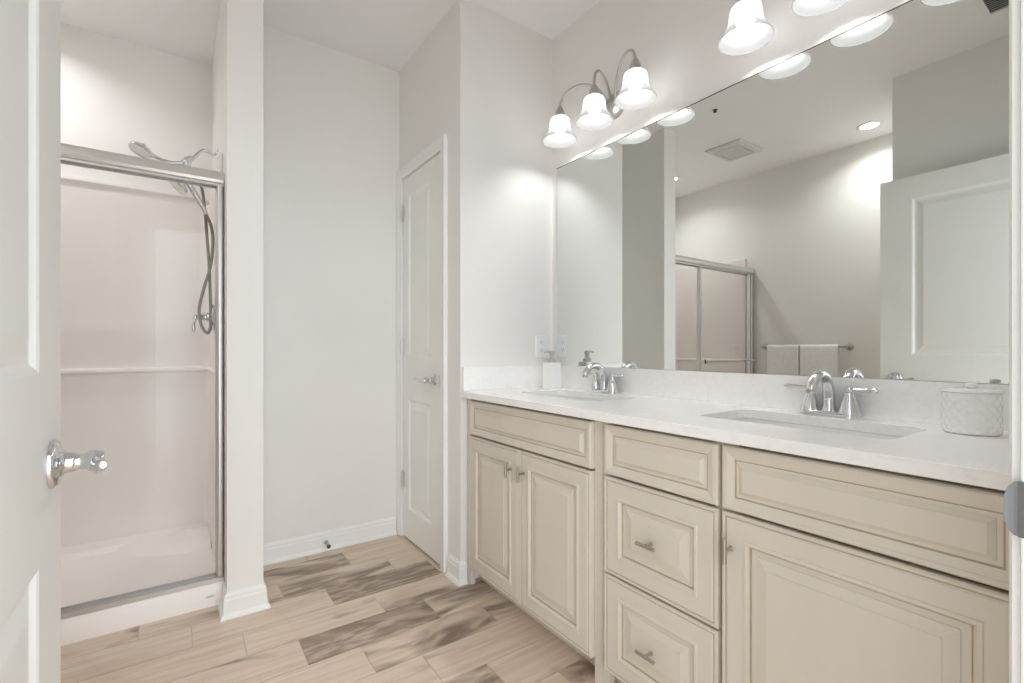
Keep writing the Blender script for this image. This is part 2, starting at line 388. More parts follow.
# entry door (open leaf on the left)
d2 = thing('door_2', None, None, (-.17, .12, 0), kind='structure')
obj('door_slab', panel_slab(.142, 1.058, .012, DT, .035, [(.285, .912, .20, .785), (.285, .912, 1.05, 1.935)], lambda a, b, d: (-.157+d, a, b)), M['door'], d2)
lever(d2, (-.157, .988, .911), (1, 0, 0), (0, -1, 0), M['chrome'], .105, .0365)
lever(d2, (-.192, .988, .918), (-1, 0, 0), (0, -1, 0), M['chrome'], .105, .033)
bm = BM(); box(bm, -.186, -.163, 1.0575, 1.0592, .890, .946); box(bm, -.180, -.169, 1.0585, 1.068, .911, .925); obj('latch_plate', bm, M['satin'], d2)
for z in (.33, 1.09, 1.86): hinge(d2, -.1500, .134, z, M['brushed'], -1)
# entry frame: jambs, stops and casing
bm = BM()
box(bm, -.178, -.160, -.009, .110, 0, DT+.022); box(bm, .765, .783, -.009, .110, 0, DT+.022); box(bm, -.160, .765, -.009, .110, DT+.004, DT+.022)
box(bm, .753, .765, .03, .072, 0, DT+.004); box(bm, -.160, -.148, .03, .072, 0, DT+.004); box(bm, -.148, .753, .03, .072, DT-.008, DT+.004)
jb = struct(obj('trim_2', bm, M['trim'], bevel=.002))
bm = BM()
box(bm, .7635, .7652, .078, .1115, .876, .938)
lipb = [(.7642, .1105), (.7636, .115), (.7625, .119), (.7608, .1225)]
prev = None
for (x, y), hw in zip(lipb, (.031, .0295, .0245, .013)):
    cur = [bm.verts.new((x+dx, y, .907+s*hw)) for dx, s in ((0, -1), (.0016, -1), (.0016, 1), (0, 1))]
    if prev: [bm.faces.new((prev[q], prev[(q+1) % 4], cur[(q+1) % 4], cur[q])) for q in range(4)]
    else: bm.faces.new(cur)
    prev = cur
bm.faces.new(prev); box(bm, .7625, .7637, .088, .103, .893, .921)
obj('strike_plate', bm, M['strike'], jb)
struct(obj('trim_3', casing(-.170, .775, DT+.012, lambda a, b, d: (a, .108+d, b), .057), M['trim']))

# ------------------------------------------------------------ vanity
CT, CB = .8905, .8625                                             # countertop top / bottom
XF = 1.085                                                        # face of doors and drawers
def pull(parent, y, z, vertical, L=.060):
    c = Vector((XF-.028, y, z)); a = Vector((0, 0, 1)) if vertical else Vector((0, 1, 0))
    bm = BM(); tube(bm, [c-a*L/2, c+a*L/2], .0052, 14); tube(bm, [c, c+Vector((.0285, 0, 0))], .0042, 12)
    lathe(bm, [(.0065, 0), (.0065, .0015), (.0042, .003)], (XF-.0002, y, z), (-1, 0, 0), 14)
    return obj('pull_handle', bm, M['brushed'], parent, 40)
def carcass(root, y0, y1, stiles):
    """hollow plywood box: face frame, notched sides, floor, back and recessed kick board"""
    bm = BM(); xf = XF+.021; t_ = .016
    for a in (y0, y1-t_):
        box(bm, xf+.019, xf+.10, a, a+t_, .092, CB-.0015); box(bm, xf+.10, XM-.02, a, a+t_, .092, .66); box(bm, XM-.075, XM-.02, a, a+t_, .66, CB-.0015)
    box(bm, xf+.019, XM-.02, y0+t_, y1-t_, .092, .108); box(bm, XM-.02, XM-.001, y0, y1, 0, CB-.0015)
    for a, b in stiles: box(bm, xf, xf+.019, a, b, 0, CB-.0015)
    for a, b in ((.092, .125),): box(bm, xf, xf+.019, stiles[1][1], stiles[0][0], a, b)
    box(bm, xf+.03, xf+.049, y0+t_, y1-t_, .80, CB-.0015)
    box(bm, XF+.085, XF+.10, y0, y1, 0, .092)
    return obj('cabinet_body', bm, M['cab'], root)
Z1, Z2, Z3, Z4 = .088, .690, .6975, .850
# far sink cabinet
c1 = thing('sink_cabinet', 'cream sink base cabinet with two raised-panel doors, against the far wall by the closet', 'cabinet', (1.35, 1.52, 0), 'cream bathroom vanity cabinets')
carcass(c1, 1.076, 1.944, [(1.905, 1.944), (1.076, 1.112)])
fd = cab_front(1.112, 1.890, Z3, Z4, XF, SMALL, 'drawer_front', c1)
for a, b, ky in ((1.5045, 1.890, 1.555), (1.112, 1.5015, 1.472)):
    dd = cab_front(a, b, Z1, Z2, XF, BIG, 'door', c1); pull(dd, ky, .607, True)
# drawer cabinet
c2 = thing('drawer_cabinet', 'cream cabinet with a stack of three raised-panel drawers, between the two sink cabinets', 'cabinet', (1.35, .86, 0), 'cream bathroom vanity cabinets')
carcass(c2, .6655, 1.0745, [(1.045, 1.0745), (.6655, .690)])
cab_front(.671, 1.052, Z3, Z4, XF, SMALL, 'drawer_front', c2)
for a, b, kz in ((.3945, .690, .538), (Z1, .3875, .232)):
    dd = cab_front(.671, 1.052, a, b, XF, BIG, 'drawer_front', c2); pull(dd, .871, kz, False, .062)
# near sink cabinet
c3 = thing('sink_cabinet', 'cream sink base cabinet with one wide raised-panel door, nearest the doorway', 'cabinet', (1.35, .40, 0), 'cream bathroom vanity cabinets')
carcass(c3, .1125, .6640, [(.628, .6640), (.112, .17)])
cab_front(.143, .660, Z3, Z4, XF, SMALL, 'drawer_front', c3)
dd = cab_front(.143, .660, Z1, Z2, XF, BIG, 'door', c3); pull(dd, .635, .607, True)
# countertop with two sink cut-outs
SX0, SX1 = 1.240, 1.503
sinks = [(1.268, 1.735), (.368, .835)]
bm = BM()
loops = [[(1.060, .112), (XM-.001, .112), (XM-.001, YE-.001), (1.060, YE-.001)]] + [rrect(SX0, SX1, a, b, .035) for a, b in sinks]
es = []
for lp in loops:
    v = [bm.verts.new((x, y, CT)) for x, y in lp]; es += [bm.edges.new((v[i], v[(i+1) % len(v)])) for i in range(len(v))]
bmesh.ops.triangle_fill(bm, use_beauty=True, use_dissolve=False, edges=es)
g = bmesh.ops.extrude_face_region(bm, geom=list(bm.faces))
for v in g['geom']:
    if isinstance(v, bmesh.types.BMVert): v.co.z = CB
ct = tag(obj('countertop', bm, M['quartz'], bevel=.0015), 'long white quartz countertop with two rectangular sink openings, on the cream cabinets', 'countertop')
bm = BM(); box(bm, XM-.021, XM-.001, .112, YE-.001, CT+.0003, 1.0)
tag(obj('backsplash', bm, M['quartz'], bevel=.001), 'long low white quartz backsplash under the mirror, behind both faucets', 'backsplash', 'quartz splash strips')
bm = BM(); box(bm, 1.075, XM-.022, YE-.021, YE-.001, CT+.0003, 1.0)
tag(obj('side_splash', bm, M['quartz'], bevel=.001), 'short white quartz side splash on the far wall below the outlet', 'backsplash', 'quartz splash strips')
# basins
def sink(a, b, label):
    cx, cy = (SX0+SX1)/2, (a+b)/2
    root = thing('sink_basin', label, 'sink', (cx, cy, CB-.15), 'undermount sinks')
    bm = BM(); R = []
    hx, hy = (SX1-SX0)/2, (b-a)/2
    for g_, z, r in ((.026, CB-.0018, .05), (.0085, CB-.0018, .037), (.006, CB-.010, .037), (-.004, CB-.05, .04), (-.014, CB-.115, .05), (-.03, CB-.135, .055), (-.07, CB-.143, .05), (-.11, CB-.146, .02),
                     (-.10, CB-.156, .02), (-.02, CB-.148, .055), (.004, CB-.05, .04), (.008, CB-.014, .04), (.026, CB-.012, .05)):
        R.append([bm.verts.new((x, y, z)) for x, y in rrect(cx-hx-g_, cx+hx+g_, cy-hy-g_, cy+hy+g_, r)])
    n = len(R[0])
    for p, q in zip(R, R[1:]+R[:1]):
        if p is R[7]: continue
        for k in range(n): bm.faces.new((p[k], p[(k+1) % n], q[(k+1) % n], q[k]))
    bm.faces.new(R[7]); bm.faces.new(R[8])
    bo = obj('bowl', bm, M['porcelain'], root, 50)
    obj('drain', lathe(BM(), [(.023, 0), (.023, .002), (.018, .0035), (.016, .0015), (.008, .0015), (.007, .004), (0, .0045)], (cx+.02, cy, CB-.1458), (0, 0, 1), 28), M['chrome'], root, 40)
sink(*sinks[0], 'white rectangular undermount sink beside the soap dispenser, farther of the two')
sink(*sinks[1], 'white rectangular undermount sink beside the round canister, nearer of the two')
# faucet, built at the origin (spout toward -X)
def faucet(loc, label):
    root = thing('faucet', label, 'faucet', loc, 'chrome centerset faucets')
    L = Vector(loc)
    bm = BM(); R = []
    for g_, z in ((0, 0), (0, .005), (-.004, .011), (-.011, .015), (-.02, .016)):
        R.append([bm.verts.new((L.x+x, L.y+y, L.z+z)) for x, y in rrect(-.029-g_, .029+g_, -.079-g_, .079+g_, .027+g_)])
    for p, q in zip(R, R[1:]):
        for k in range(len(p)): bm.faces.new((p[k], p[(k+1) % len(p)], q[(k+1) % len(p)], q[k]))
    bm.faces.new(R[0]); bm.faces.new(R[-1]); obj('base_plate', bm, M['chrome'], root, 40)
    bm = BM()
    lathe(bm, [(.021, .012), (.019, .02), (.015, .032), (.0135, .045)], L, (0, 0, 1), 24)
    pts = bez([L+Vector(p) for p in ((0, 0, .03), (.004, 0, .083), (-.010, 0, .134), (-.068, 0, .136), (-.106, 0, .116), (-.114, 0, .078))], 26)
    tube(bm, pts, [.0158-.0025*(i/26) for i in range(27)], 20, 1.0)
    sp = obj('spout', bm, M['chrome'], root, 50)
    obj('aerator', lathe(BM(), [(.0125, 0), (.0125, .008), (.009, .009), (.009, .003), (0, .003)], pts[-1]-Vector((0, 0, .0085))+Vector((0, 0, .009)), (-.05, 0, -1), 20), M['brushed'], sp, 40)
    tube_l = BM(); tube(tube_l, [L+Vector((.024, 0, .014)), L+Vector((.024, 0, .062))], .0022, 8); lathe(tube_l, [(.0, .0), (.004, .001), (.004, .006), (0, .008)], L+Vector((.024, 0, .060)), (0, 0, 1), 12)
    obj('lift_rod', tube_l, M['chrome'], root, 50)
    for s in (-1, 1):
        P = L+Vector((0, s*.0515, 0))
        h = obj('handle_body', lathe(BM(), [(.0275, .008), (.027, .017), (.0235, .026), (.0205, .040), (.0165, .053), (.0115, .063), (.0125, .067), (.009, .072)], P, (0, 0, 1), 24), M['chrome'], root, 50)
        lb = BM(); top = P+Vector((0, 0, .078))
        lathe(lb, [(0, -.010), (.007, -.008), (.0105, 0), (.008, .007), (0, .0095)], top, (0, 0, 1), 18)
        dr = Vector((-.12, s, .02)).normalized()
        tube(lb, [top+dr*x for x in (.004, .02, .04, .055, .066, .072)], [.0045, .005, .0062, .0075, .0070, .003], 14, 1.0)
        obj('handle_lever', lb, M['chrome'], h, 50)
    return root
faucet((1.560, 1.512, CT+.0003), 'chrome two-handle faucet at the far sink, next to the soap dispenser')
faucet((1.560, .611, CT+.0003), 'chrome two-handle faucet at the near sink, next to the quilted canister')
# soap dispenser
sd = thing('soap_dispenser', 'square textured clear glass soap dispenser with chrome pump, in the far counter corner', 'soap dispenser', (1.497, 1.80, CT))
def rbox(bm, x, y, hw, z0, z1, r=.006, taper=.002):
    R = []
    for g_, z in ((-.003, z0), (0, z0+.003), (0, z1-.004), (-.004, z1)):
        R.append([bm.verts.new((px, py, z)) for px, py in rrect(x-hw-g_, x+hw+g_, y-hw-g_, y+hw+g_, r, 4)])
    for p, q in zip(R, R[1:]):
        for k in range(len(p)): bm.faces.new((p[k], p[(k+1) % len(p)], q[(k+1) % len(p)], q[k]))
    bm.faces.new(R[0]); bm.faces.new(R[-1]); return bm
obj('bottle', rbox(BM(), 1.497, 1.80, .033, CT+.0003, CT+.128), M['texglass'], sd, 40)
bm = BM(); lathe(bm, [(.021, 0), (.021, .014), (.017, .018), (.010, .021), (.010, .036), (.0145, .039), (.0145, .054), (.012, .057), (0, .057)], (1.497, 1.80, CT+.128), (0, 0, 1), 24)
tube(bm, [(1.497, 1.80, CT+.180), (1.470, 1.80, CT+.181), (1.452, 1.80, CT+.177)], [.0058, .0052, .0045], 12)
obj('pump', bm, M['brushed'], sd, 40)
# quilted canister
cn = thing('canister', 'round white quilted ceramic canister with knobbed lid, at the near end of the counter', 'canister', (1.500, .294, CT))
bm = BM(); RR, HH, NS, NZ = .0520, .094, 160, 48; R = []
R.append([bm.verts.new((1.500+(RR-.006)*math.cos(2*PI*k/NS), .294+(RR-.006)*math.sin(2*PI*k/NS), CT+.0003)) for k in range(NS)])
for i in range(NZ+1):
    z = .004+(HH-.004)*i/NZ; row = []
    for k in range(NS):
        u = k/NS*15; v = z/.0245*1.0
        p = abs(math.sin(PI*(u+v)/1)*math.sin(PI*(u-v)/1))**.4
        r_ = RR-.0038+.0038*p
        row.append(bm.verts.new((1.500+r_*math.cos(2*PI*k/NS), .294+r_*math.sin(2*PI*k/NS), CT+z)))
    R.append(row)
for p, q in zip(R, R[1:]):
    for k in range(NS): bm.faces.new((p[k], p[(k+1) % NS], q[(k+1) % NS], q[k]))
bm.faces.new(R[0]); bm.faces.new(R[-1]); obj('jar', bm, M['porcelain'], cn, 60)
ld = obj('lid', lathe(BM(), [(.050, .0943), (.0535, .096), (.0535, .100), (.051, .102), (.03, .1035), (0, .104)], (1.500, .294, CT), (0, 0, 1), 48), M['porcelain'], cn, 40)
obj('knob', lathe(BM(), [(.005, .1036), (.006, .105), (.0105, .107), (.0105, .114), (.007, .1165), (0, .117)], (1.500, .294, CT), (0, 0, 1), 20), M['porcelain'], ld, 40)

# mirror
mr_ = thing('wall_mirror', 'large frameless wall mirror above the backsplash, filling the vanity wall', 'mirror', (XM, 1.04, 1.0))
bm = BM(); box(bm, XM-.006, XM-.0005, .16, 1.903, 1.0012, 2.021); obj('mirror_glass', bm, M['mirror'], mr_)
bm = BM(); box(bm, XM-.0075, XM-.0005, 1.9035, 1.908, 1.0012, 2.021); obj('edge_strip', bm, M['satin'], mr_)
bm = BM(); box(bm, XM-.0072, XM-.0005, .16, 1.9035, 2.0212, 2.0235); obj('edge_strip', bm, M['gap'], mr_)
# outlet
ou = thing('wall_outlet', 'white double electrical outlet on the far wall above the side splash', 'outlet', (1.545, YE, 1.098))
bm = BM(); R = [ring(bm, lambda a, b, d: (a, YE-d, b), 1.508, 1.582, 1.039, 1.157, i, d) for i, d in ((0, .0003), (0, .002), (.003, .0055), (.006, .006))]
rings_fill(bm, R); bm.faces.new(R[0]); obj('cover_plate', bm, M['plastic'], ou)
for z in (1.078, 1.118):
    bm = BM(); R = []
    for d in (.0061, .0075):
        R.append([bm.verts.new((x, YE-d, zz)) for x, zz in rrect(1.528, 1.562, z-.0145, z+.0145, .012, 5)])
    for k in range(len(R[0])): bm.faces.new((R[0][k], R[0][(k+1) % len(R[0])], R[1][(k+1) % len(R[0])], R[1][k]))
    bm.faces.new(R[0]); bm.faces.new(R[1]); s_ = obj('socket', bm, M['plastic'], ou)
    bm = BM(); box(bm, 1.5375, 1.5395, YE-.0079, YE-.0076, z, z+.009); box(bm, 1.5505, 1.5525, YE-.0079, YE-.0076, z+.001, z+.008)
    lathe(bm, [(.0023, 0), (.0023, .0003)], (1.545, YE-.0076, z-.006), (0, -1, 0), 12); obj('slots', bm, M['dark'], s_)

# ------------------------------------------------------------ vanity lights
def vanity_light(yc, label):
    root = thing('vanity_light', label, 'wall light', (XM, yc, 2.19), 'three-shade vanity lights')
    bm = BM(); lathe(bm, [(.060, .0004), (.060, .006), (.054, .012), (.035, .020), (.020, .024), (.018, .030), (.0, .032)], (XM, yc, 2.185), (-1, 0, 0), 40, 1, 1.0)
    pl = obj('wall_plate', bm, M['brushed'], root, 40)
    for i in (-1, 0, 1):
        sy = yc+i*.229; sx = 1.490
        P = [(XM-.024, yc+i*.022, 2.19), (XM-.060, yc+i*.05, 2.345), (sx+.004, sy-i*.012, 2.345), (sx, sy, 2.234)]
        if i == 0: P = [(XM-.026, yc, 2.20), (XM-.050, yc+.012, 2.345), (sx-.006, sy, 2.345), (sx, sy, 2.234)]
        ab = tube(BM(), bez(P, 26), .0058, 12); lathe(ab, [(.010, -.004), (.010, .010), (.006, .016)], P[0], Vector(P[1])-Vector(P[0]), 16)
        obj('arm', ab, M['brushed'], root, 50)
        Z = 2.0
        cup = obj('socket_cup', lathe(BM(), [(.006, .240), (.010, .237), (.015, .228), (.0215, .210), (.0255, .192), (.026, .184), (.020, .181), (.020, .174)], (sx, sy, Z), (0, 0, 1), 28), M['brushed'], root, 50)
        prof = [(.024, .186), (.038, .184), (.045, .178), (.048, .169), (.0495, .155), (.051, .138), (.0555, .121), (.063, .104), (.073, .090), (.080, .081), (.082, .076)]
        inn = [(r_-.0035, h-.001) for r_, h in prof[::-1]]
        sb = obj('glass_shade', lathe(BM(), prof+inn, (sx, sy, Z), (0, 0, 1), 48, close=False), M['shade'], root, 60)
        bl = obj('bulb', lathe(BM(), [(.012, .180), (.013, .172), (.020, .160), (.0265, .145), (.0265, .131), (.020, .118), (.008, .111), (0, .110)], (sx, sy, Z), (0, 0, 1), 24), M['bulb'], cup, 60)
    return root
vanity_light(1.502, 'brushed nickel wall light with three lit bell shades, above the far sink')
vanity_light(.594, 'brushed nickel wall light with lit bell shades, above the near sink')

# ------------------------------------------------------------ shower
YF = 2.37
SXL, SXR = XL+.0015, XP0-.0015
sh = thing('shower_stall', 'off-white moulded shower stall with a low curb and corner seat, left of the partition', 'shower stall', ((SXL+SXR)/2, 2.8, 0))
# pan with curb (section swept in X)
bm = BM()
sec = [(YF+.000, .0), (YF+.000, .085), (YF+.006, .094), (YF+.085, .094), (YF+.095, .085), (YF+.105, .045), (YF+.14, .035), (YS-.06, .040), (YS-.035, .060), (YS-.032, .10), (YS-.002, .10), (YS-.002, 0)]
A = [bm.verts.new((SXL, y, z)) for y, z in sec]; B = [bm.verts.new((SXR, y, z)) for y, z in sec]
for k in range(len(sec)): k2 = (k+1) % len(sec); bm.faces.new((A[k], A[k2], B[k2], B[k]))
bm.faces.new(A); bm.faces.new(B)
pan = obj('shower_pan', bm, M['pan'], sh, 35)
bm = BM(); box(bm, .096, .122, YF-.0016, YF-.0002, .040, .048); obj('badge', bm, M['satin'], sh)
# back panel with ledge and top lip
def panel_sec(th, flip):
    return [(0, .1005), (th+.004, .1005), (th+.002, .2), (th, .955), (th+.020, .962), (th+.024, .970), (th+.020, .980), (th-.004, .986), (th-.008, 1.88), (th-.006, 1.915), (th+.006, 1.930), (th+.006, 1.940), (0, 1.945)]
sc_ = panel_sec(.032, 0); bm = BM()
A = [bm.verts.new((SXL, YS-.002-d, z)) for d, z in sc_]; B = [bm.verts.new((SXR, YS-.002-d, z)) for d, z in sc_]
for k in range(len(sc_)): k2 = (k+1) % len(sc_); bm.faces.new((A[k], A[k2], B[k2], B[k]))
bm.faces.new(A); bm.faces.new(B); obj('back_panel', bm, M['shower'], sh, 35)
for X0, s in ((SXL, 1), (SXR, -1)):
    bm = BM(); q = [(0, .095), (.020, .095), (.016, .955), (.024, .965), (.024, .975), (.014, .985), (.012, 1.88), (.020, 1.93), (.020, 1.94), (0, 1.945)]
    A = [bm.verts.new((X0+s*d, YF+.070, z)) for d, z in q]; B = [bm.verts.new((X0+s*d, YS-.036, z)) for d, z in q]
    for k in range(len(q)): k2 = (k+1) % len(q); bm.faces.new((A[k], A[k2], B[k2], B[k]))
    bm.faces.new(A); bm.faces.new(B); obj('side_panel', bm, M['shower'], sh, 35)
# rounded cove in the back corners and low corner step
for cx, s in ((SXR-.012, -1), (SXL+.012, 1)):
    bm = BM(); R_ = .055; pts = [(cx, YS-.030)] + [(cx+s*R_*(1-math.sin(a*PI/16)), YS-.030-R_*(1-math.cos(a*PI/16))) for a in range(9)]
    lo_ = [bm.verts.new((x, y, .10)) for x, y in pts]; hi_ = [bm.verts.new((x, y, 1.90)) for x, y in pts]
    for k in range(len(pts)): k2 = (k+1) % len(pts); bm.faces.new((lo_[k], lo_[k2], hi_[k2], hi_[k]))
    bm.faces.new(lo_); bm.faces.new(hi_); obj('corner_cove', bm, M['shower'], sh, 35)
bm = BM(); R = []
for rr, z in ((.33, .036), (.31, .055), (.285, .072), (.24, .078)):
    R.append([bm.verts.new((SXR-.018, YS-.034, z))] + [bm.verts.new((SXR-.018-rr*math.cos(a*PI/32)*1.25, YS-.034-rr*math.sin(a*PI/32)*.8, z)) for a in range(17)])
for p, q in zip(R, R[1:]):
    for k in range(len(p)): bm.faces.new((p[k], p[(k+1) % len(p)], q[(k+1) % len(p)], q[k]))
bm.faces.new(R[0]); bm.faces.new(R[-1]); obj('corner_step', bm, M['pan'], sh, 35)

# sliding glass enclosure
en = thing('shower_enclosure', 'aluminium framed sliding glass shower doors standing on the white curb', 'shower door', ((SXL+SXR)/2, YF+.04, .094))
bm = BM(); sec = [(YF+.004, 1.778), (YF+.004, 1.786), (YF-.004, 1.790), (YF-.008, 1.800), (YF-.004, 1.825), (YF+.004, 1.838), (YF+.05, 1.838), (YF+.06, 1.83), (YF+.06, 1.778), (YF+.055, 1.778), (YF+.055, 1.80), (YF+.009, 1.80), (YF+.009, 1.778)]
A = [bm.verts.new((SXL+.001, y, z)) for y, z in sec]; B = [bm.verts.new((SXR+.0005, y, z)) for y, z in sec]
for k in range(len(sec)): k2 = (k+1) % len(sec); bm.faces.new((A[k], A[k2], B[k2], B[k]))
bmesh.ops.triangulate(bm, faces=[bm.faces.new(A), bm.faces.new(B)]); obj('header_track', bm, M['satin'], en, 30)
bm = BM(); box(bm, SXL+.001, SXR, YF+.004, YF+.060, .0945, .103); box(bm, SXL+.001, SXR, YF+.052, YF+.060, .103, .118); box(bm, SXL+.001, SXR, YF+.028, YF+.031, .103, .112)
box(bm, SXL+.001, SXR, YF+.004, YF+.007, .103, .112)
obj('bottom_track', bm, M['satin'], en)
for x0, x1 in ((SXR-.026, SXR), (SXL+.001, SXL+.027)):
    bm = BM(); R = [[bm.verts.new((x, y, z)) for x, y in rrect(x0, x1, YF+.001, YF+.058, .009, 5)] for z in (.1185, 1.7775)]
    n = len(R[0])
    for k in range(n): bm.faces.new((R[0][k], R[0][(k+1) % n], R[1][(k+1) % n], R[1][k]))
    bm.faces.new(R[0]); bm.faces.new(R[1]); obj('wall_jamb', bm, M['satin'], en, 40)
def gpanel(x0, x1, y, bar, label=None):
    bm = BM(); box(bm, x0+.012, x1-(.012 if bar else .002), y-.003, y+.003, .120, 1.778)
    g_ = obj('glass_panel', bm, M['glass'], en)
    bm = BM()
    for a, b in ((x0, x0+.020), (x1-(.020 if bar else .003), x1)): box(bm, a, b, y-.008, y+.008, .1135, 1.798)
    obj('panel_stile', bm, M['satin'], g_, bevel=.002)
    if bar:
        bm = BM(); tube(bm, [(x0+.01, y-.045, .978), (x1-.01, y-.045, .978)], .0065, 12)
        for x in (x0+.01, x1-.01): box(bm, x-.009, x+.009, y-.052, y-.009, .968, .988)
        obj('towel_rail', bm, M['satin'], g_, bevel=.001)
        bm = BM(); box(bm, x1-.008, x1+.006, y-.0575, y-.0525, .962, .994); obj('bumper', bm, M['dark'], g_)
gpanel(SXL+.030, -.365, YF+.017, True)
gpanel(-.400, SXR-.0262, YF+.042, False)
# shower valve, arm and heads
XW = SXR-.0165
sv = thing('shower_valve', 'chrome shower valve with hanging lever on the right shower wall, behind the hose', 'shower valve', (XW, 2.76, 1.235))
ob_ = obj('escutcheon', lathe(BM(), [(.068, .0), (.068, .004), (.060, .010), (.030, .015), (.026, .030), (.020, .032), (.020, .055), (.016, .060)], (XW, 2.76, 1.238), (-1, 0, 0), 40), M['chrome'], sv, 40)
bm = BM(); lathe(bm, [(.012, 0), (.014, .004), (.014, .018), (.008, .022), (0, .022)], (XW-.060, 2.76, 1.238), (-1, 0, 0), 20)
tube(bm, bez([(XW-.07, 2.76, 1.235), (XW-.08, 2.76, 1.225), (XW-.088, 2.758, 1.20), (XW-.080, 2.755, 1.165)], 10), [.007, .006, .0055, .0055, .006, .0068, .0075, .008, .008, .0075, .004], 12)
obj('lever', bm, M['chrome'], sv, 40)
XA = XP0
s2 = thing('shower_fixture', 'chrome shower arm with two round heads and looping hose, on the right shower wall', 'shower', (XA, 2.76, 2.04))
yy = 2.76
bm = BM(); lathe(bm, [(.030, .0004), (.030, .003), (.024, .008), (.012, .012)], (XA, yy, 2.04), (-1, 0, 0), 28)
tube(bm, smooth_path([(XA-.004, yy, 2.04), (.140, yy, 2.041), (.107, yy, 2.050), (.086, yy, 2.040), (.066, yy, 2.012), (.048, yy, 1.992)]), .0078, 12)
obj('shower_arm', bm, M['chrome'], s2, 50)
bm = BM(); lathe(bm, [(.012, 0), (.015, .004), (.015, .016), (.019, .022), (.019, .046), (.014, .052), (.0, .054)], (.056, yy, 2.004), (-.75, 0, -.66), 24)
lathe(bm, [(.012, -.03), (.016, -.024), (.016, .01), (.011, .02), (.0, .022)], (.036, yy-.004, 1.968), (.2, -.1, -1), 20)
obj('diverter', bm, M['chrome'], s2, 40)
def shead(c, n, r, name, parent):
    return obj(name, lathe(BM(), [(.010, -.034), (.014, -.026), (r*.6, -.018), (r*.92, -.010), (r, -.003), (r, .003), (r*.94, .006), (r*.9, .0045), (r*.3, .0045), (0, .006)], c, n, 32), M['chrome'], parent, 40)
hs = obj('head_handle', tube(BM(), smooth_path([(.022, yy, 1.972), (-.02, yy, 1.962), (-.06, yy, 1.966), (-.095, yy, 1.978), (-.118, yy, 1.992)]), [.010]*6+[.009]*6+[.008]*6+[.010]*6+[.012], 14), M['chrome'], s2, 50)
shead((-.142, yy, 1.993), (-.38, -.25, -.95), .046, 'head_disc', hs)
hh = obj('hand_shower_handle', tube(BM(), smooth_path([(.030, yy-.03, 1.876), (.046, yy-.025, 1.858), (.074, yy-.015, 1.812), (.097, yy-.008, 1.772), (.111, yy, 1.742)]), [.012]*6+[.013]*6+[.012]*6+[.011]*6+[.010], 14), M['chrome'], s2, 50)
shead((.000, yy-.035, 1.846), (-.62, -.1, -.78), .043, 'head_disc', hh)
bm = BM(); tube(bm, [(.040, yy-.004, 1.966), (.034, yy-.018, 1.90), (.044, yy-.026, 1.872)], [.010, .010, .016], 12); obj('cradle', bm, M['chrome'], s2, 40)
hp = [(.111, yy, 1.740), (.131, yy, 1.690), (.139, yy-.003, 1.619), (.130, yy-.010, 1.495), (.100, yy-.022, 1.371), (.082, yy-.04, 1.273), (.090, yy-.055, 1.198), (.112, yy-.06, 1.160), (.126, yy-.055, 1.182), (.128, yy-.04, 1.237), (.128, yy-.02, 1.325), (.124, yy-.01, 1.471), (.116, yy+.008, 1.617), (.106, yy+.004, 1.760), (.092, yy, 1.870), (.062, yy, 1.935), (.040, yy-.002, 1.956)]
t = NT('metal_hose'); t.set(Base_Color=lin((150, 144, 136)), Metallic=1, Roughness=.3)
tc = t.n('ShaderNodeTexCoord'); wv = t.n('ShaderNodeTexWave'); wv.bands_direction = 'Z'; wv.inputs['Scale'].default_value = 130; bp = t.n('ShaderNodeBump'); bp.inputs['Strength'].default_value = .6; bp.inputs['Distance'].default_value = .001
t.l(tc.outputs['Object'], wv.inputs['Vector']); t.l(wv.outputs['Fac'], bp.inputs['Height']); t.l(bp.outputs['Normal'], t.b.inputs['Normal'])
obj('hose', tube(BM(), smooth_path(hp, 8), .0068, 12), t.m, s2, 60)

